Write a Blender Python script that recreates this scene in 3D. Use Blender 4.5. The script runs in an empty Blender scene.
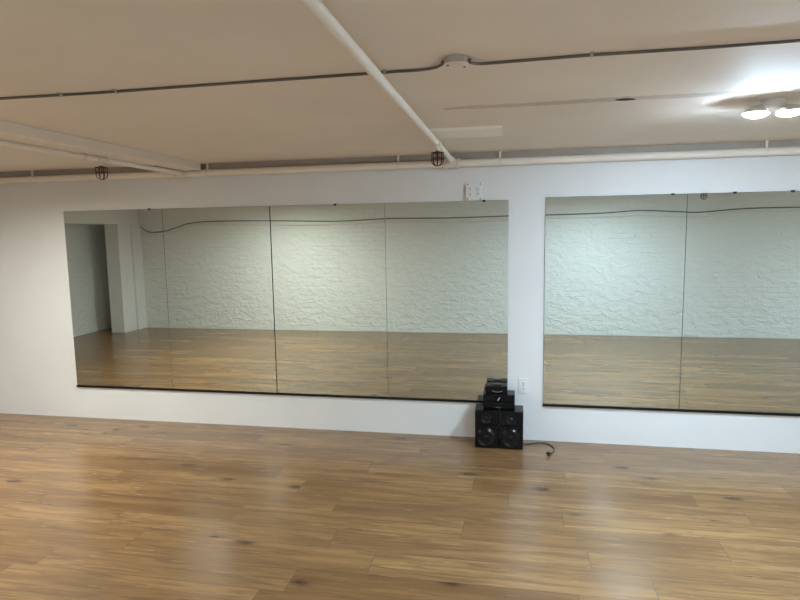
import bpy, bmesh, math, random
from mathutils import Vector, Matrix
from math import sin, cos, pi, radians
random.seed(7)
D = bpy.data
S = bpy.context.scene
COL = S.collection

# ------------------------------------------------------------------ camera
F, YAW, PITCH, ROLL = 587.035, .1921, -.1155, -.0157
fw = Vector((-sin(YAW)*cos(PITCH), cos(YAW)*cos(PITCH), sin(PITCH)))
r0 = fw.cross(Vector((0, 0, 1))).normalized(); u0 = r0.cross(fw)
rt = cos(ROLL)*r0 + sin(ROLL)*u0; up = -sin(ROLL)*r0 + cos(ROLL)*u0
cam = D.cameras.new('camera'); co = D.objects.new('camera', cam); COL.objects.link(co)
m = Matrix((rt, up, -fw)).transposed().to_4x4(); m.translation = Vector((.106, -4.4212, 1.5889))
co.matrix_world = m
cam.sensor_width = 36; cam.sensor_fit = 'HORIZONTAL'; cam.lens = F*36/800
cam.clip_start = .02; cam.clip_end = 60
S.camera = co

# ------------------------------------------------------------------ world, exposure
w = D.worlds.new('world'); S.world = w; w.use_nodes = True
w.node_tree.nodes['Background'].inputs[0].default_value = (.5, .55, .6, 1)
w.node_tree.nodes['Background'].inputs[1].default_value = .02
S.view_settings.view_transform = 'Standard'; S.view_settings.look = 'None'
S.view_settings.gamma = 1; S.view_settings.use_curve_mapping = False
S.view_settings.exposure = 0.46
COOL = (.64, .82, .96); WARM = (.97, .99, .92); NEUT = (.93, 1.0, .96)
# name of the place, x, y, colour, radiance of the bulbs (they are meshes built further down)
LAMPS = [
    ('lit twin head ceiling light in front of the right wall mirror', 1.25, -1.42, (.61, .80, .99), 1000, .018),
    ('twin head ceiling light behind the viewer, nearest the sprinkler pipe end of the brick wall', 1.25, -3.27, COOL, 1000, .008),
    ('twin head ceiling light left of the ceiling beam, towards the mirror wall', -3.3, -1.42, WARM, 800, .006),
    ('twin head ceiling light left of the ceiling beam, towards the brick wall', -3.3, -3.27, NEUT, 850, .008),
    ('unseen twin head ceiling light added far right of the picture, towards the mirror wall', 5.8, -1.42, COOL, 900, .008),  # unseen pair added along the lamp row to brighten the far right
    ('unseen twin head ceiling light added far right of the picture, towards the brick wall', 5.8, -3.27, COOL, 1500, .012),
]

# ------------------------------------------------------------------ node helpers
def new_mat(name, base=(.5, .5, .5), rough=.5, metal=0., spec=.5):
    mt = D.materials.new(name); mt.use_nodes = True
    b = mt.node_tree.nodes['Principled BSDF']
    b.inputs['Base Color'].default_value = (*base, 1); b.inputs['Roughness'].default_value = rough
    b.inputs['Metallic'].default_value = metal; b.inputs['Specular IOR Level'].default_value = spec
    return mt
class NT:
    def __init__(s, mt): s.t = mt.node_tree; s.b = s.t.nodes['Principled BSDF']
    def n(s, ty, **k):
        o = s.t.nodes.new(ty)
        for a, v in k.items(): setattr(o, a, v)
        return o
    def l(s, a, b): s.t.links.new(a, b)
    def math(s, op, a, b=None, c=None):
        o = s.n('ShaderNodeMath', operation=op)
        for i, v in enumerate((a, b, c)):
            if v is None: continue
            if isinstance(v, (int, float)): o.inputs[i].default_value = v
            else: s.l(v, o.inputs[i])
        return o.outputs[0]
    def ramp(s, fac, stops):
        o = s.n('ShaderNodeValToRGB'); e = o.color_ramp.elements
        while len(e) < len(stops): e.new(.5)
        for i, (p, c) in enumerate(stops):
            e[i].position = p; e[i].color = (*c, 1) if len(c) == 3 else c
        s.l(fac, o.inputs[0]); return o.outputs[0]
    def mix(s, fac, a, b, mode='MIX'):
        o = s.n('ShaderNodeMix', data_type='RGBA', blend_type=mode)
        for i, v in ((0, fac), (6, a), (7, b)):
            if isinstance(v, (int, float)): o.inputs[i].default_value = v
            elif isinstance(v, tuple): o.inputs[i].default_value = (*v, 1)
            else: s.l(v, o.inputs[i])
        return o.outputs[2]
    def coord(s, scale=(1, 1, 1), loc=(0, 0, 0)):
        tc = s.n('ShaderNodeTexCoord'); mp = s.n('ShaderNodeMapping')
        s.l(tc.outputs['Object'], mp.inputs[0]); mp.inputs['Scale'].default_value = scale; mp.inputs['Location'].default_value = loc
        return mp.outputs[0]
    def noise(s, vec, scale, detail=4, rough=.5, dist=0.):
        o = s.n('ShaderNodeTexNoise'); s.l(vec, o.inputs['Vector'])
        o.inputs['Scale'].default_value = scale; o.inputs['Detail'].default_value = detail
        o.inputs['Roughness'].default_value = rough; o.inputs['Distortion'].default_value = dist
        return o.outputs['Fac']
    def bump(s, h, strength, dist, prev=None):
        o = s.n('ShaderNodeBump'); o.inputs['Strength'].default_value = strength; o.inputs['Distance'].default_value = dist
        s.l(h, o.inputs['Height'])
        if prev is not None: s.l(prev, o.inputs['Normal'])
        return o.outputs[0]

def paint(name, base, rough=.6, bump=.0015, scale=30, blotch=.06):
    mt = new_mat(name, base, rough, spec=.35); t = NT(mt)
    c = t.coord()
    n1 = t.noise(c, 1.3, 5, .6)
    lo = tuple(x*(1-blotch) for x in base); hi = tuple(min(1, x*(1+blotch)) for x in base)
    t.l(t.ramp(n1, [(.3, lo), (.7, hi)]), t.b.inputs['Base Color'])
    h = t.noise(c, scale, 6, .6)
    t.l(t.bump(h, .5, bump), t.b.inputs['Normal'])
    return mt

WALL = paint('wall_paint', (.76, .755, .74), .55, .002, 18, .03)
CEIL = paint('ceiling_paint', (.84, .755, .66), .7, .003, 9, .05)
PIPE = paint('pipe_paint', (.86, .79, .70), .45, .0006, 60, .04)
PIPE2 = paint('fitting_paint', (.80, .73, .65), .5, .001, 80, .08)
TANM = paint('tan_wall_top', (.40, .345, .29), .6, .001, 20, .08)
PLATEP = paint('cover_plate_paint', (.95, .90, .83), .45, .0006, 40, .02)
BEAM = paint('beam_paint', (.86, .78, .69), .5, .001, 40, .04)
COND = paint('shaded_conduit_dark_cable', (.15, .13, .11), .6, .001, 90, .25)  # dark cable colour; the conduit's shadow gap is put into its tone too
BOXM = paint('box_paint', (.50, .46, .40), .5, .001, 90, .2)
PLATE = new_mat('white_plastic', (.78, .78, .76), .35)
SLOT = new_mat('dark_slot', (.03, .03, .03), .5)
BLACK = new_mat('black_channel', (.006, .006, .007), .4, spec=.3)
CAGE = new_mat('sprinkler_guard_wire', (.06, .022, .016), .4, .3)
BRASS = new_mat('sprinkler_brass', (.25, .15, .08), .4, .7)
CAB = new_mat('speaker_black', (.004, .0045, .0055), .25, spec=.28)
CABM = new_mat('speaker_matte', (.003, .003, .0035), .6, spec=.2)
CONE = new_mat('speaker_cone', (.006, .0065, .007), .22, spec=.35)
SILV = new_mat('silver_detail', (.6, .6, .6), .3, .9)
GREYD = new_mat('grey_print', (.22, .22, .23), .5)
GLASSD = new_mat('display_window', (.004, .005, .006), .12, spec=.25)
CORD = new_mat('rubber_cord', (.01, .01, .01), .45)
WIRE = new_mat('grey_wire', (.03, .03, .03), .4)
EDGE = new_mat('mirror_edge', (.02, .03, .027), .3)
CLIPM = new_mat('clip_metal', (.05, .05, .05), .35, .8)
CLIPW = new_mat('clip_bright', (.7, .7, .7), .3, .9)
HOLE = new_mat('dark_hole', (.05, .035, .03), .8)
MIRROR = new_mat('mirror_glass', (.735, .785, .735), 0.0, 1.0)

def brick_mat(name, loosex):
    mt = new_mat(name, (.72, .73, .70), .6, spec=.4); t = NT(mt)
    tc = t.n('ShaderNodeTexCoord'); sep = t.n('ShaderNodeSeparateXYZ'); t.l(tc.outputs['Object'], sep.inputs[0])
    cmb = t.n('ShaderNodeCombineXYZ')
    t.l(sep.outputs['Y' if loosex else 'X'], cmb.inputs[0]); t.l(sep.outputs['Z'], cmb.inputs[1])
    wv = t.noise(cmb.outputs[0], 6, 3); off = t.math('MULTIPLY', t.math('SUBTRACT', wv, .5), .03)
    cm2 = t.n('ShaderNodeCombineXYZ'); t.l(t.math('ADD', sep.outputs['Y' if loosex else 'X'], off), cm2.inputs[0])
    t.l(t.math('ADD', sep.outputs['Z'], off), cm2.inputs[1])
    br = t.n('ShaderNodeTexBrick'); t.l(cm2.outputs[0], br.inputs['Vector'])
    br.inputs['Scale'].default_value = 1; br.inputs['Mortar Size'].default_value = .008; br.inputs['Mortar Smooth'].default_value = .6
    br.inputs['Brick Width'].default_value = .215; br.inputs['Row Height'].default_value = .072
    patch = t.ramp(t.noise(cmb.outputs[0], 1.1, 3), [(.45, (.0,)*3), (.68, (.8,)*3)])
    h1 = t.math('MULTIPLY', t.math('MULTIPLY', br.outputs['Fac'], -1), patch)
    st = t.n('ShaderNodeMapping'); t.l(cmb.outputs[0], st.inputs[0]); st.inputs['Scale'].default_value = (1, 1.6, 1)
    h2 = t.noise(st.outputs[0], 7, 8, .62, .6)
    b1 = t.bump(h1, 1, .005); h2 = t.math('MULTIPLY', h2, t.ramp(t.math('MULTIPLY', sep.outputs['Z'], .5), [(0, (1,)*3), (.95, (.3,)*3)])); b2 = t.bump(h2, 1, .042, b1)
    t.l(b2, t.b.inputs['Normal'])
    # thin broken dark flecks, stronger towards the floor
    fl = t.noise(st.outputs[0], 13, 8, .7, 1.2)
    low = t.ramp(sep.outputs['Z'], [(0, (1,)*3), (1, (.45,)*3)])
    fk = t.math('MULTIPLY', t.ramp(fl, [(.60, (0,)*3), (.72, (1,)*3)]), low)
    cc = t.mix(fk, (.79, .80, .77), (.42, .43, .41))
    t.l(cc, t.b.inputs['Base Color'])
    return mt
BRICK = brick_mat('painted_brick', False); BRICKX = brick_mat('painted_brick_side', True)

def floor_mat():
    mt = new_mat('oak_laminate', (.4, .25, .13), .33, spec=.9); t = NT(mt)
    tc = t.n('ShaderNodeTexCoord'); sep = t.n('ShaderNodeSeparateXYZ'); t.l(tc.outputs['Object'], sep.inputs[0])
    X, Y = sep.outputs['X'], sep.outputs['Y']
    W_, L_ = .192, 1.29
    yr = t.math('DIVIDE', Y, W_); row = t.math('FLOOR', yr); fy = t.math('FRACT', yr)
    wn = t.n('ShaderNodeTexWhiteNoise', noise_dimensions='1D'); t.l(row, wn.inputs['W'])
    xr = t.math('DIVIDE', t.math('ADD', X, t.math('MULTIPLY', wn.outputs['Value'], 7.3)), L_)
    colm = t.math('FLOOR', xr); fx = t.math('FRACT', xr)
    cb = t.n('ShaderNodeCombineXYZ'); t.l(row, cb.inputs[0]); t.l(colm, cb.inputs[1])
    w2 = t.n('ShaderNodeTexWhiteNoise', noise_dimensions='2D'); t.l(cb.outputs[0], w2.inputs['Vector'])
    rnd = w2.outputs['Value']
    # grain coordinates, shifted per plank
    g = t.n('ShaderNodeCombineXYZ')
    t.l(t.math('ADD', X, t.math('MULTIPLY', rnd, 37)), g.inputs[0]); t.l(t.math('ADD', Y, t.math('MULTIPLY', rnd, 11)), g.inputs[1]); t.l(t.math('MULTIPLY', rnd, 19), g.inputs[2])
    def gm(sx, sy):
        mp = t.n('ShaderNodeMapping'); t.l(g.outputs[0], mp.inputs[0]); mp.inputs['Scale'].default_value = (sx, sy, 1); return mp.outputs[0]
    broad = t.noise(gm(.8, 7), 1.6, 4, .55, .5)
    fine = t.noise(gm(1.6, 40), 2.2, 6, .65, .3)
    mid = t.noise(gm(.9, 14), 2.6, 5, .6, 1.1)
    base = t.ramp(rnd, [(0, (.22, .118, .046)), (.35, (.285, .162, .066)), (.7, (.34, .20, .086)), (1, (.25, .142, .060))])
    c1 = t.mix(t.ramp(broad, [(.32, (0,)*3), (.72, (1,)*3)]), t.mix(1.0, base, (.64, .59, .54), 'MULTIPLY'), t.mix(1.0, base, (1.2, 1.2, 1.18), 'MULTIPLY'))
    c2 = t.mix(t.ramp(mid, [(.47, (0,)*3), (.64, (.85,)*3)]), c1, (.155, .083, .036))
    c3 = t.mix(t.ramp(fine, [(.45, (0,)*3), (.75, (.5,)*3)]), c2, (.15, .085, .042))
    # knots
    vo = t.n('ShaderNodeTexVoronoi', feature='F1'); t.l(gm(1.5, 3.4), vo.inputs['Vector']); vo.inputs['Scale'].default_value = 1.5
    vo.inputs['Randomness'].default_value = 1
    ds = t.math('ADD', vo.outputs['Distance'], t.math('MULTIPLY', t.math('SUBTRACT', t.noise(gm(8, 26), 3, 4), .5), .16))
    kn = t.ramp(ds, [(.03, (1,)*3), (.07, (.8,)*3), (.17, (.12,)*3), (.30, (0,)*3)])
    sp = t.n('ShaderNodeSeparateColor'); t.l(vo.outputs['Color'], sp.inputs[0])
    kn = t.math('MULTIPLY', kn, t.math('GREATER_THAN', sp.outputs[0], .45))
    c4 = t.mix(kn, c3, (.055, .028, .016))
    # seams
    ey = t.math('MULTIPLY', t.math('MINIMUM', fy, t.math('SUBTRACT', 1, fy)), W_)
    ex = t.math('MULTIPLY', t.math('MINIMUM', fx, t.math('SUBTRACT', 1, fx)), L_)
    e = t.math('MINIMUM', ex, ey)
    sm = t.math('LESS_THAN', e, .0017)
    c5 = t.mix(t.math('MULTIPLY', sm, .9), c4, (.13, .075, .045))
    t.l(c5, t.b.inputs['Base Color'])
    rg = t.math('ADD', .17, t.math('MULTIPLY', fine, .16)); t.l(rg, t.b.inputs['Roughness'])
    hb = t.math('SUBTRACT', t.math('MULTIPLY', fine, .35), sm)
    t.l(t.bump(hb, .2, .001), t.b.inputs['Normal'])
    return mt
FLOOR = floor_mat()

def emis(name, col, st):
    mt = new_mat(name, (.9, .9, .9), .4); b = mt.node_tree.nodes['Principled BSDF']
    b.inputs['Emission Color'].default_value = (*col, 1); b.inputs['Emission Strength'].default_value = st
    return mt

# ------------------------------------------------------------------ mesh helpers
def box(bm, x0, x1, y0, y1, z0, z1, bev=0, seg=2):
    b = bmesh.new(); bmesh.ops.create_cube(b, size=1)
    for v in b.verts:
        v.co = Vector(((x0+x1)/2+v.co.x*(x1-x0), (y0+y1)/2+v.co.y*(y1-y0), (z0+z1)/2+v.co.z*(z1-z0)))
    if bev: bmesh.ops.bevel(b, geom=b.edges[:], offset=bev, segments=seg, affect='EDGES', profile=.6)
    merge(bm, b)
def merge(bm, b, M=None):
    if M is not None: bmesh.ops.transform(b, matrix=M, verts=b.verts)
    me = D.meshes.new('tmp'); b.to_mesh(me); b.free(); bm.from_mesh(me); D.meshes.remove(me)
def frame(axis):
    a = Vector(axis).normalized(); h = Vector((0, 0, 1)) if abs(a.z) < .9 else Vector((1, 0, 0))
    u = a.cross(h).normalized(); v = a.cross(u).normalized(); return a, u, v
def lathe(bm, prof, origin, axis, seg=32, cap=True):
    """prof: list of (radius, distance along axis)"""
    a, u, v = frame(axis); o = Vector(origin); rings = []
    for r, t in prof:
        if r < 1e-6: rings.append([bm.verts.new(o+a*t)])
        else: rings.append([bm.verts.new(o+a*t+(u*cos(2*pi*i/seg)+v*sin(2*pi*i/seg))*r) for i in range(seg)])
    for A, B in zip(rings, rings[1:]):
        for i in range(seg):
            j = (i+1) % seg
            if len(A) == 1 and len(B) == 1: continue
            if len(A) == 1: bm.faces.new((A[0], B[i], B[j]))
            elif len(B) == 1: bm.faces.new((A[i], A[j], B[0]))
            else: bm.faces.new((A[i], A[j], B[j], B[i]))
    if cap:
        if len(rings[0]) > 1: bm.faces.new(rings[0][::-1])
        if len(rings[-1]) > 1: bm.faces.new(rings[-1])
def tube(bm, pts, r, seg=10, cap=True, closed=False):
    P = [Vector(p) for p in pts]; n = len(P); rings = []; pu = None
    for i in range(n):
        if closed: d = P[(i+1) % n]-P[i-1]
        else: d = P[min(i+1, n-1)]-P[max(i-1, 0)]
        d.normalize()
        if pu is None: _, u, v = frame(d)
        else: u = (pu-d*pu.dot(d)).normalized(); v = d.cross(u).normalized()
        pu = u
        rings.append([bm.verts.new(P[i]+(u*cos(2*pi*k/seg)+v*sin(2*pi*k/seg))*r) for k in range(seg)])
    prs = list(zip(rings, rings[1:]))
    if closed: prs.append((rings[-1], rings[0]))
    for A, B in prs:
        for k in range(seg): bm.faces.new((A[k], A[(k+1) % seg], B[(k+1) % seg], B[k]))
    if cap and not closed: bm.faces.new(rings[0][::-1]); bm.faces.new(rings[-1])
def smooth_pts(pts, n=8):
    P = [Vector(p) for p in pts]; out = []
    Q = [P[0]*2-P[1]]+P+[P[-1]*2-P[-2]]
    for i in range(1, len(Q)-2):
        for k in range(n):
            t = k/n; a, b, c, d = Q[i-1], Q[i], Q[i+1], Q[i+2]
            out.append(.5*((2*b)+(c-a)*t+(2*a-5*b+4*c-d)*t*t+(3*b-a-3*c+d)*t**3))
    out.append(P[-1]); return out
def obj(name, bm, mat, parent=None, smooth=False):
    bmesh.ops.recalc_face_normals(bm, faces=bm.faces)
    me = D.meshes.new(name); bm.to_mesh(me); bm.free()
    mats = mat if isinstance(mat, (list, tuple)) else [mat]
    for x in mats: me.materials.append(x)
    if smooth:
        for p in me.polygons: p.use_smooth = True
        try: me.set_sharp_from_angle(angle=radians(38))
        except Exception: pass
    o = D.objects.new(name, me); COL.objects.link(o)
    if parent is not None:
        o.parent = parent; o.matrix_parent_inverse = Matrix.Translation(-Vector(parent.location))
    return o
def tag(o, label, cat, group=None):
    o['label'] = label; o['category'] = cat
    if group: o['group'] = group
    return o
def thing(name, loc, label, cat, group=None):
    o = D.objects.new(name, None); COL.objects.link(o); o.location = loc; o.empty_display_size = .05
    return tag(o, label, cat, group)
def struct(name, bm, mat, smooth=False):
    o = obj(name, bm, mat, None, smooth); o['kind'] = 'structure'; return o
B = bmesh.new

# ------------------------------------------------------------------ room shell
XL, XR, YB, H = -6.8, 7.6, -4.69, 2.155
b = B(); box(b, XL-.1, XR+.1, YB-.1, .1, -.1, 0); struct('floor', b, FLOOR)
b = B(); box(b, XL-.1, XR+.1, YB-.1, .1, H, H+.1); struct('ceiling', b, CEIL)
b = B(); box(b, XL-.1, XR+.1, 0, .1, 0, H); struct('wall_front', b, WALL)
b = B(); box(b, XL-.1, XR+.1, YB-.1, YB, 0, H); struct('wall_back', b, BRICK)
b = B(); box(b, XL-.1, XL, YB, 0, 0, H); struct('wall_left', b, BRICKX)
b = B(); box(b, XR, XR+.1, YB, 0, 0, H); struct('wall_right', b, WALL)
# boxed soffit along the left wall and the boxed column under it (seen in the mirror)
b = B(); box(b, XL, -6.2, YB, 0, 1.785, H); struct('trim_1', b, WALL)
b = B(); box(b, -6.44, -6.2, -4.46, -4.14, 0, 1.785, .004); box(b, -6.40, -6.16, YB, -4.46, 0, 1.785, .004); struct('trim_2', b, WALL)

b = B(); box(b, XL, XR, -.010, 0, 2.112, H); struct('trim_3', b, TANM)  # thin tan strip along the wall top, darker than wall and ceiling

# ------------------------------------------------------------------ mirrors
def mirror(x0, x1, z0, z1, label, group, yaw=0, pitch=0):
    cx = (x0+x1)/2
    t = thing('wall_mirror', (cx, -.001, z0), label, 'mirror', group)
    b = B(); box(b, x0, x1, -.008, -.0025, z0, z1)
    g = obj('mirror_glass', b, [MIRROR, EDGE], t)
    for p in g.data.polygons:
        if p.normal.y > -.9: p.material_index = 1
    b = B(); box(b, x0+.001, x1+(.0075 if abs(x1+1.794) < .01 else .0035 if x1 > 1 else -.001), -.0025, -.0008, z0+.001, z1-.001); obj('backing', b, EDGE, t)
    return t
GL = 'tall frameless mirror panels on the white wall'
zt, zb = 1.808, .291
mirror(-3.657, -2.7325, zb, zt, 'leftmost mirror panel, reflecting the boxed white column and corner', GL)
mirror(-2.7295, -1.794, zb, zt, 'mirror panel second from left, between a thin wavy seam and the dark seam', GL)
mirror(-1.786, -.8605, zb, zt, 'mirror panel just right of the dark open seam', GL)
mirror(-.8575, .067, zb, zt, 'mirror panel directly behind the stacked black speakers, under the power box', GL)
mirror(.33, 1.281, .285, 1.821, 'mirror panel right of the small wall outlet, above the loose black plug', GL)
mirror(1.285, 2.236, .285, 1.821, 'rightmost mirror panel, running out of the picture on the right', GL)
def channel(x0, x1, z, label):
    b = B(); box(b, x0, x1, -.016, -.001, z-.012, z-.001); box(b, x0, x1, -.016, -.0135, z-.001, z+.004)
    tag(obj('mirror_channel', b, BLACK), label, 'mirror channel', 'black channels under the mirrors')
channel(-3.66, .07, .291, 'long thin black channel under the four left mirror panels')
channel(.327, 2.24, .285, 'thin black channel under the right pair of mirror panels')
for x, z, mt, lb in [(-2.847, 1.808, CLIPM, 'tiny dark clip on top of the leftmost mirror panel'),
                 (-1.803, 1.808, CLIPW, 'tiny bright clip at the top of the dark mirror seam'),
                 (-1.252, 1.808, CLIPM, 'tiny dark clip on top of the mirror panel right of the dark seam'),
                 (-.111, 1.808, CLIPM, 'tiny dark clip on the mirror just below the wall power box'),
                 (1.188, 1.821, CLIPM, 'tiny dark clip at the top of the right mirror, left of its seam'),
                 (1.582, 1.821, CLIPM, 'tiny dark clip on the right mirror, right of its seam'),
                 (1.938, 1.821, CLIPM, 'tiny dark clip on the right mirror nearest the picture edge')]:
    b = B(); box(b, x-.011, x+.011, -.0115, -.0085, z-.009, z+.005, .001); box(b, x-.011, x+.011, -.0115, 0, z+.001, z+.005)
    lathe(b, [(.003, 0), (.004, .003), (0, .004)], (x, -.0115, z-.005), (0, -1, 0), 10)
    tag(obj('mirror_clip', b, mt), lb, 'mirror clip', 'small clips holding the mirror tops')

# ------------------------------------------------------------------ ceiling beam
b = B(); box(b, -2.475, -2.325, YB, -.075, 2.098, H, .004)
tag(obj('ceiling_beam', b, BEAM), 'shallow white boxed beam running across the left of the ceiling', 'beam')

# ------------------------------------------------------------------ sprinkler pipes
WY, WZ, WR = -.04, 2.079, .026
t = thing('sprinkler_pipe', (0, WY, WZ), 'long white pipe running along the top of the mirror wall', 'pipe', 'painted sprinkler pipes')
b = B(); lathe(b, [(WR, XL+.63), (WR, XR-.005)], (0, WY, WZ), (1, 0, 0), 24); obj('pipe', b, PIPE, t, True)
for x in (-3.9, -2.287, -.743, .005, 1.75, 3.4, 5.1, 6.8):
    b = B(); lathe(b, [(WR+.0005, -.008), (WR+.004, -.008), (WR+.004, .008), (WR+.0005, .008)], (x, WY, WZ), (1, 0, 0), 24)
    box(b, x-.007, x+.007, WY-.004, WY+.004, WZ+WR, H)
    lathe(b, [(.014, 0), (.014, .006)], (x, WY, H-.006), (0, 0, 1), 12)
    obj('hanger_strap', b, PIPE2, t, True)
def tee(x, r, zt_):
    b = B()
    lathe(b, [(WR+.0005, -.06), (WR+.012, -.06), (WR+.012, -.042), (WR+.006, -.038), (WR+.006, .038), (WR+.012, .042), (WR+.012, .06), (WR+.0005, .05)], (x, WY, WZ), (1, 0, 0), 24)
    lathe(b, [(r+.006, .02), (r+.006, .056), (r+.011, .06), (r+.011, .078), (r, .078)], (x, WY, zt_), (0, -1, 0), 20)
    obj('tee_fitting', b, PIPE2, t, True)
tee(-.338, .0175, 2.094); tee(-2.5, .0165, 2.076)

def branch(x, z, r, label, sy, clamps):
    t = thing('sprinkler_pipe', (x, -1, z), label, 'pipe', 'painted sprinkler pipes')
    b = B(); lathe(b, [(r, .1145), (r, -YB-.03)], (x, 0, z), (0, -1, 0), 20); obj('pipe', b, PIPE, t, True)
    b = B()
    lathe(b, [(r, -.045), (r+.0065, -.045), (r+.0065, -.031), (r+.003, -.029), (r+.003, .029), (r+.0065, .031), (r+.0065, .045), (r, .045)], (x, sy, z), (0, 1, 0), 20)
    lathe(b, [(.013, r-.002), (.013, r+.014), (.016, r+.015), (.016, r+.022)], (x, sy, z), (0, 0, -1), 16)
    obj('tee_fitting', b, PIPE2, t, True)
    for y in clamps:
        b = B(); lathe(b, [(r+.0005, -.01), (r+.004, -.01), (r+.004, .01), (r+.0005, .01)], (x, y, z), (0, 1, 0), 20)
        box(b, x-.005, x+.005, y-.008, y+.008, z+r, H if x > -1 else 2.1)
        obj('pipe_clamp', b, PIPE2, t, True)
branch(-.338, 2.098, .0175, 'white pipe crossing the ceiling from the top edge of the picture to the mirror wall', -.918, (-.775, -3.6))
branch(-2.49, 2.078, .0165, 'thinner white pipe hanging beside the left ceiling beam', -1.02, (-1.17, -3.3))

def sprinkler(x, y, z, label):
    """z is the bottom of the pipe fitting"""
    t = thing('fire_sprinkler', (x, y, z), label, 'fire sprinkler', 'caged sprinkler heads under the ceiling pipes')
    b = B(); lathe(b, [(.009, 0), (.012, -.002), (.012, -.012), (.007, -.014), (.007, -.02)], (x, y, z), (0, 0, 1), 6)
    for s in (-1, 1): tube(b, smooth_pts([(x+s*.007, y, z-.018), (x+s*.014, y, z-.028), (x+s*.011, y, z-.04), (x+s*.002, y, z-.048)], 4), .0026, 6)
    obj('sprinkler_head', b, BRASS, t, True)
    b = B(); lathe(b, [(.0025, -.02), (.0025, -.045)], (x, y, z), (0, 0, 1), 8); obj('glass_bulb', b, CAGE, t, True)
    b = B(); lathe(b, [(.004, -.047), (.016, -.049), (.016, -.051), (.004, -.052)], (x, y, z), (0, 0, 1), 16); obj('deflector', b, BRASS, t, True)
    b = B(); W_ = .0023; R_ = .036
    def ring(r, zz, n=20): tube(b, [(x+r*cos(2*pi*i/n), y+r*sin(2*pi*i/n), z+zz) for i in range(n)], W_, 6, closed=True)
    ring(R_, -.012); ring(R_, -.042); ring(.014, -.012, 12); ring(.014, -.086, 12)
    for i in range(8):
        a = 2*pi*i/8+.2; cx, sx = cos(a), sin(a)
        tube(b, [(x+cx*r, y+sx*r, z+q) for r, q in ((.014, -.012), (R_, -.012), (R_, -.058), (.031, -.074), (.014, -.086))], W_, 6)
    obj('wire_guard', b, CAGE, t, True)
sprinkler(-.338, -.918, 2.098-.0395, 'sprinkler head in a dark red wire cage near the pipe end, above the mirror')
sprinkler(-2.49, -1.02, 2.078-.0385, 'sprinkler head in a dark wire cage below the left ceiling beam')
# a third pipe and head behind the viewer, seen only in the top of the right mirror
XS, YS = 2.40, -3.5
t = thing('sprinkler_pipe', (XS, YS, 2.1), 'short white pipe drop behind the viewer, seen in the right mirror', 'pipe', 'painted sprinkler pipes')
b = B(); lathe(b, [(.0175, -.4), (.0175, .4)], (XS, YS, 2.085), (1, 0, 0), 20)
obj('pipe', b, PIPE, t, True)
b = B(); lathe(b, [(.021, -.03), (.021, .03)], (XS, YS, 2.085), (1, 0, 0), 20); lathe(b, [(.015, 0), (.015, .07)], (XS, YS, 2.085), (0, 0, -1), 16); obj('tee_fitting', b, PIPE2, t, True)
for s in (-.38, .38):
    b = B(); box(b, XS+s-.008, XS+s+.008, YS-.006, YS+.006, 2.1, H); obj('pipe_clamp', b, PIPE2, t)
sprinkler(XS, YS, 2.015, 'caged sprinkler head seen reflected in the top of the right mirror')

# ------------------------------------------------------------------ ceiling conduit and box
CY = -2.335
t = thing('ceiling_conduit', (0, CY, H), 'thin dark conduit crossing the whole ceiling from left to right', 'conduit')
def cond(pts):
    b = B(); tube(b, pts, .005, 10); obj('conduit_run', b, COND, t, True)
zz = H-.0053
cond([(XL+.62, -2.30, zz), (-2.5, -2.315, zz)] and [(-2.3, -2.315, zz), (-1.9, -2.315, zz), (-1.5, -2.302, zz), (-1.06, -2.309, zz), (-.4, -2.313, zz)]
     + smooth_pts([(-.30, -2.316, zz), (-.22, -2.318, zz-.001), (-.165, -2.345, zz-.004), (-.14, -2.385, zz-.008), (-.125, -2.41, zz-.009)], 5))
cond(smooth_pts([(-.043, -2.405, zz-.009), (-.025, -2.375, zz-.007), (.0, -2.35, zz-.003), (.05, -2.34, zz)], 5) + [(.35, -2.352, zz), (.68, -2.345, zz), (1.0, -2.352, zz), (XR-.01, -2.35, zz)])
for x, y in ((-1.66, -2.308), (-1.42, -2.302), (-.345, -2.314), (.35, -2.352)):
    b = B(); lathe(b, [(.0052, -.005), (.0075, -.005), (.0075, .005), (.0052, .005)], (x, y, zz), (1, 0, 0), 12)
    box(b, x-.006, x+.006, y-.022, y+.022, H-.0025, H); obj('conduit_strap', b, BOXM, t, True)
t = thing('junction_box', (-.084, -2.412, H), 'small round painted junction box on the ceiling conduit', 'junction box')
b = B(); lathe(b, [(.041, 0), (.042, -.004), (.042, -.020), (.040, -.022)], (-.084, -2.412, H), (0, 0, 1), 8); obj('box_body', b, BOXM, t)
b = B(); lathe(b, [(.043, -.0225), (.043, -.025), (.040, -.0265), (0, -.0265)], (-.084, -2.412, H), (0, 0, 1), 24); obj('cover', b, PIPE2, t, True)
for a in (.5, .5+pi):
    b = B(); lathe(b, [(.004, -.0265), (.004, -.0285), (0, -.029)], (-.084+.03*cos(a), -2.412+.03*sin(a), H), (0, 0, 1), 10); obj('screw', b, CLIPM, t, True)
for s in (-1, 1):
    b = B(); lathe(b, [(.009, .036), (.009, .046), (.007, .050)], (-.084, -2.412, H-.0143), (s, 0, 0), 12); obj('connector', b, COND, t, True)

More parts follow.
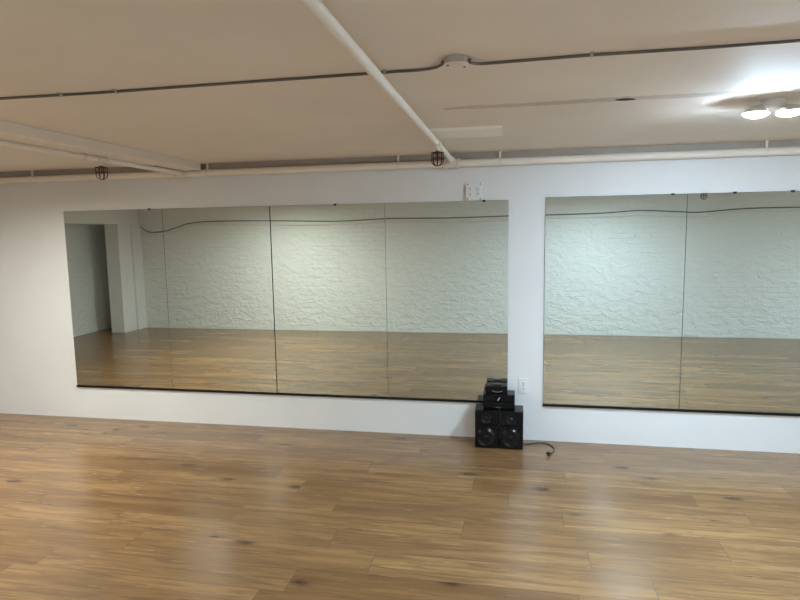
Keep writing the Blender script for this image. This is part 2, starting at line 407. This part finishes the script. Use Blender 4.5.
# flat cover plate on the ceiling and the old ridge with its dark hole
b = B(); box(b, -.363, .037, -1.105, -.832, H-.016, H, .002)
tag(obj('cover_plate', b, PLATEP), 'flat white rectangular cover plate on the ceiling beside the pipe', 'cover plate')
t = thing('ceiling_seam', (.5, -1.61, H), 'faint raised tan seam across the ceiling with a dark hole in it', 'seam')
SEAM = paint('seam_filler', (.66, .58, .51), .8, .002, 40, .1)
b = B(); n = 60; rows = []
for i in range(n+1):
    x = -.22+i*(1.35/n); y = -1.61+.006*sin(x*9)+random.uniform(-.002, .002); hw = .042*min(1, .2+i/8, .2+(n-i)/8)*random.uniform(.8, 1.15)
    rows.append([b.verts.new((x, y-hw, H-.0002)), b.verts.new((x, y+.012, H-.0036)), b.verts.new((x, y+hw, H-.0002))])
for A, C_ in zip(rows, rows[1:]):
    for k in (0, 1): b.faces.new((A[k], A[k+1], C_[k+1], C_[k]))
obj('filler_ridge', b, SEAM, t, True)
b = B(); n = 18; vs = []
for i in range(n):
    a = 2*pi*i/n; r = 1+.1*sin(2*a)+random.uniform(-.1, .1)
    vs.append(b.verts.new((.583+.045*r*cos(a), -1.612+.020*r*sin(a), H-.0042)))
f = b.faces.new(vs); ex = bmesh.ops.extrude_face_region(b, geom=[f]); bmesh.ops.translate(b, vec=(0, 0, .0035), verts=[v for v in ex['geom'] if isinstance(v, bmesh.types.BMVert)])
obj('hole', b, HOLE, t)

# ------------------------------------------------------------------ power box and outlet on the mirror wall
def receptacle(bm_face, bm_slot, cx, cz, y, s=1.0):
    lathe(bm_face, [(.0165*s, 0), (.0165*s, .002), (.0155*s, .003), (0, .003)], (cx, y, cz), (0, -1, 0), 20)
    yy = y-.0032
    box(bm_slot, cx-.0075*s, cx-.0050*s, yy-.0008, yy, cz-.002*s, cz+.008*s); box(bm_slot, cx+.0050*s, cx+.0075*s, yy-.0008, yy, cz-.002*s, cz+.007*s)
    lathe(bm_slot, [(.003*s, 0), (.003*s, .0008)], (cx, yy, cz-.0075*s), (0, -1, 0), 10)
t = thing('power_box', (-.184, 0, 1.875), 'white surface box with two duplex sockets above the left mirror', 'outlet')
b = B(); box(b, -.238, -.130, -.018, 0, 1.815, 1.935, .003); obj('box_body', b, BOXM, t)
b = B(); box(b, -.243, -.125, -.022, -.018, 1.811, 1.939, .002); obj('cover', b, PLATE, t)
for cx in (-.213, -.155):
    for cz in (1.895, 1.856):
        fb, sb = B(), B(); receptacle(fb, sb, cx, cz, -.022); f_ = obj('socket', fb, PLATE, t, True); obj('slots', sb, SLOT, f_)
for cx, cz in ((-.232, 1.928), (-.136, 1.928), (-.232, 1.822), (-.136, 1.822)):
    b = B(); lathe(b, [(.0045, 0), (.0045, .002), (0, .0025)], (cx, -.022, cz), (0, -1, 0), 10); obj('screw', b, SLOT, t, True)
t = thing('wall_outlet', (.184, 0, .423), 'small white outlet low on the wall between the mirrors', 'outlet')
b = B(); box(b, .149, .219, -.006, 0, .366, .480, .002); obj('cover', b, PLATE, t)
for cz in (.4425, .4035):
    fb, sb = B(), B(); receptacle(fb, sb, .184, cz, -.006); f_ = obj('socket', fb, PLATE, t, True); obj('slots', sb, SLOT, f_)
b = B(); lathe(b, [(.0035, 0), (.0035, .0012)], (.184, -.006, .423), (0, -1, 0), 10); obj('screw', b, SLOT, t, True)

# ------------------------------------------------------------------ speakers
def cabinet(x0, x1, label):
    y0, y1, z0, z1 = -.226, -.045, .006, .282; cx = (x0+x1)/2
    t = thing('speaker_cabinet', (cx, (y0+y1)/2, 0), label, 'speaker', 'pair of black floor speakers')
    b = B(); box(b, x0, x1, y0+.012, y1, z0, z1, .003); obj('cabinet', b, CAB, t)
    b = B(); box(b, x0+.001, x1-.001, y0, y0+.013, z0+.001, .172, .004); obj('lower_baffle', b, CAB, t)
    b = B(); box(b, x0+.001, x1-.001, y0+.002, y0+.013, .176, z1-.001, .004); obj('upper_baffle', b, CABM, t)
    wx, wz = cx-.004, .086
    b = B(); lathe(b, [(.070, 0), (.071, .004), (.066, .008), (.061, .006), (.060, .001)], (wx, y0, wz), (0, -1, 0), 40, False); obj('woofer_ring', b, CAB, t, True)
    b = B(); lathe(b, [(.060, .003), (.055, .007), (.050, .003), (.040, -.004), (.022, -.009), (.021, -.009)], (wx, y0-.002, wz), (0, -1, 0), 40); w_ = obj('woofer_cone', b, CONE, t, True)
    b = B(); lathe(b, [(.022, -.008), (.020, .001), (.012, .006), (0, .008)], (wx, y0-.002, wz), (0, -1, 0), 24); obj('dust_cap', b, CAB, w_, True)
    b = B(); lathe(b, [(.040, 0), (.040, .004), (.036, .006), (.024, .001), (.022, .0005)], (cx-.005, y0+.002, .228), (0, -1, 0), 32); tw = obj('tweeter', b, CONE, t, True)
    b = B(); lathe(b, [(.015, .001), (.012, .006), (.006, .009), (0, .010)], (cx-.005, y0+.002, .228), (0, -1, 0), 20); obj('dome', b, CAB, tw, True)
    for sx in (x0+.02, x1-.02):
        for sy in (y0+.03, y1-.02):
            b = B(); lathe(b, [(.009, 0), (.009, .007)], (sx, sy, 0), (0, 0, 1), 12); obj('foot', b, CABM, t)
    return t
cabinet(-.166, .003, 'left of the two big black speakers standing on the floor')
cabinet(.012, .182, 'right of the two big black speakers, beside the loose cord')
t = thing('stereo_unit', (.005, -.10, .282), 'wide black stereo unit with a shiny knob on the two floor speakers', 'stereo')
y0 = -.172
b = B(); box(b, -.109, .121, y0+.010, -.03, .286, .392, .003); obj('case', b, CAB, t)
b = B(); box(b, -.108, .120, y0, y0+.011, .287, .336, .004); obj('lower_panel', b, CAB, t)
b = B(); box(b, -.108, .120, y0+.001, y0+.011, .339, .391, .004); obj('upper_panel', b, GLASSD, t)
b = B(); lathe(b, [(.017, 0), (.017, .008), (.015, .012), (0, .012)], (.006, y0, .366), (0, -1, 0), 28); k_ = obj('knob', b, CAB, t, True)
b = B(); tube(b, [(-.003, y0-.0125, .352), (.005, y0-.0128, .362), (.013, y0-.0125, .376)], .0026, 6); obj('knob_glint', b, SILV, k_, True)  # silver curl standing in for a glare highlight on the knob
b = B(); box(b, -.016, .018, y0-.0008, y0, .294, .2975); obj('badge', b, GREYD, t)
b = B(); box(b, -.090, -.035, y0-.0006, y0+.001, .354, .376); obj('display_window', b, CABM, t)
b = B()
for i in range(4): box(b, .045+i*.016, .056+i*.016, y0-.0015, y0+.001, .360, .366, .0005)
obj('buttons', b, CABM, t)
for sx in (-.09, .10):
    for sy in (-.15, -.05):
        b = B(); lathe(b, [(.008, 0), (.008, .005)], (sx, sy, .2815), (0, 0, 1), 12); obj('foot', b, CABM, t)
t = thing('disc_player', (-.012, -.08, .392), 'low flat black player with a curved front trim on top of the stack', 'disc player')
y0 = -.135
b = B(); box(b, -.090, .066, y0+.006, -.022, .3925, .446, .004); obj('case', b, CAB, t)
b = B(); box(b, -.092, .068, y0, y0+.008, .3925, .440, .003); obj('front_panel', b, CAB, t)
b = B(); lathe(b, [(.040, 0), (.040, .0015), (.038, .002), (0, .002)], (-.012, -.078, .446), (0, 0, 1), 32); obj('disc_lid', b, GLASSD, t, True)
b = B(); tube(b, smooth_pts([(-.045, y0-.001, .412), (-.02, y0-.002, .404), (.005, y0-.002, .404), (.03, y0-.001, .412)], 6), .002, 6); obj('front_trim', b, GREYD, t, True)
b = B(); tube(b, smooth_pts([(.022, -.226, .286), (.020, -.229, .262), (.024, -.231, .225), (.042, -.231, .187), (.052, -.233, .15), (.055, -.236, .12)], 6), .0011, 6)
tag(obj('speaker_wire', b, WIRE), 'thin grey wire hanging down the front of the right floor speaker', 'wire')
t = thing('electrical_cable', (.30, -.1, 0), 'loose black power cord curling on the floor right of the speakers', 'cord')
b = B(); tube(b, smooth_pts([(.187, -.112, .010), (.205, -.104, .005), (.235, -.098, .005), (.287, -.066, .005), (.345, -.065, .005), (.388, -.112, .005), (.403, -.175, .005), (.388, -.245, .006), (.366, -.285, .009)], 7), .0042, 8)
obj('cable', b, CORD, t, True)
b = B(); lathe(b, [(.006, -.012), (.013, -.004), (.015, .018), (.013, .022)], (.361, -.29, .0155), (-.35, -.94, 0), 14); p_ = obj('plug', b, CORD, t, True)
for s in (-.005, .005):
    b = B(); c_ = Vector((.361, -.29, .0155))+Vector((-.35, -.94, 0))*.022+Vector((.94, -.35, 0))*s; box(b, c_.x-.001, c_.x+.001, c_.y-.014, c_.y, .013, .018); obj('prong', b, SILV, p_)

# ------------------------------------------------------------------ cables on the brick wall (seen in the mirrors)
pts = [(-6.16, 1.75), (-6.0, 1.655), (-5.72, 1.66), (-5.45, 1.73), (-5.24, 1.785), (-4.79, 1.813), (-3.72, 1.80), (-2.62, 1.775), (-1.8, 1.80), (-.86, 1.79), (.02, 1.803), (.58, 1.806), (1.35, 1.815), (1.9, 1.842), (2.44, 1.812), (2.71, 1.80), (3.29, 1.838), (4.0, 1.842), (5.19, 1.84), (7.58, 1.84)]
b = B(); tube(b, smooth_pts([(x, YB+.014, z) for x, z in pts], 5), .007, 8)
tag(obj('wall_cable', b, COND), 'upper dark cable strung along the top of the painted brick wall', 'cable', 'cables along the brick wall')
b = B(); tube(b, smooth_pts([(x, YB+.016, z-.058+.012*sin(x*2.2)) for x, z in pts], 5), .008, 8)
tag(obj('wall_cable', b, PIPE), 'lower white painted cable along the top of the painted brick wall', 'cable', 'cables along the brick wall')

# ------------------------------------------------------------------ ceiling lights
for i, (lab, x, y, col_, st, dm) in enumerate(LAMPS):
    t = thing('ceiling_light', (x, y, H), lab, 'ceiling light', 'twin head ceiling lights')
    em = emis('lit_lens_%d' % i, col_, st); hood = 0 if dm > .012 else .010
    b = B(); lathe(b, [(.05, 0), (.05, -.010), (.044, -.016), (0, -.017)], (x, y, H), (0, 0, 1), 28); obj('canopy', b, PLATE, t, True)
    for s in (-1, 1):
        ax = Vector((s*.05, -.03, -1)).normalized(); o = Vector((x+s*.068, y, H-.014-dm*.7))
        b = B(); tube(b, [(x+s*.03, y, H-.014), (x+s*.05, y, H-.016-dm*.5), o+ax*.004], .007, 8); obj('arm', b, PLATE, t, True)
        b = B(); lathe(b, [(.020, 0), (.030, .003), (.050, .024), (.054, .030), (.054, .034+hood), (.052, .034+hood), (.0515, .031)], o, ax, 28); hd = obj('lamp_head', b, PLATE, t, True)
        b = B(); lathe(b, [(.0515, .030), (.0515, .032), (.045, .032+dm*.4), (.030, .032+dm*.8), (.014, .032+dm*.96), (0, .032+dm)], o, ax, 28); obj('lens', b, em, hd, True)
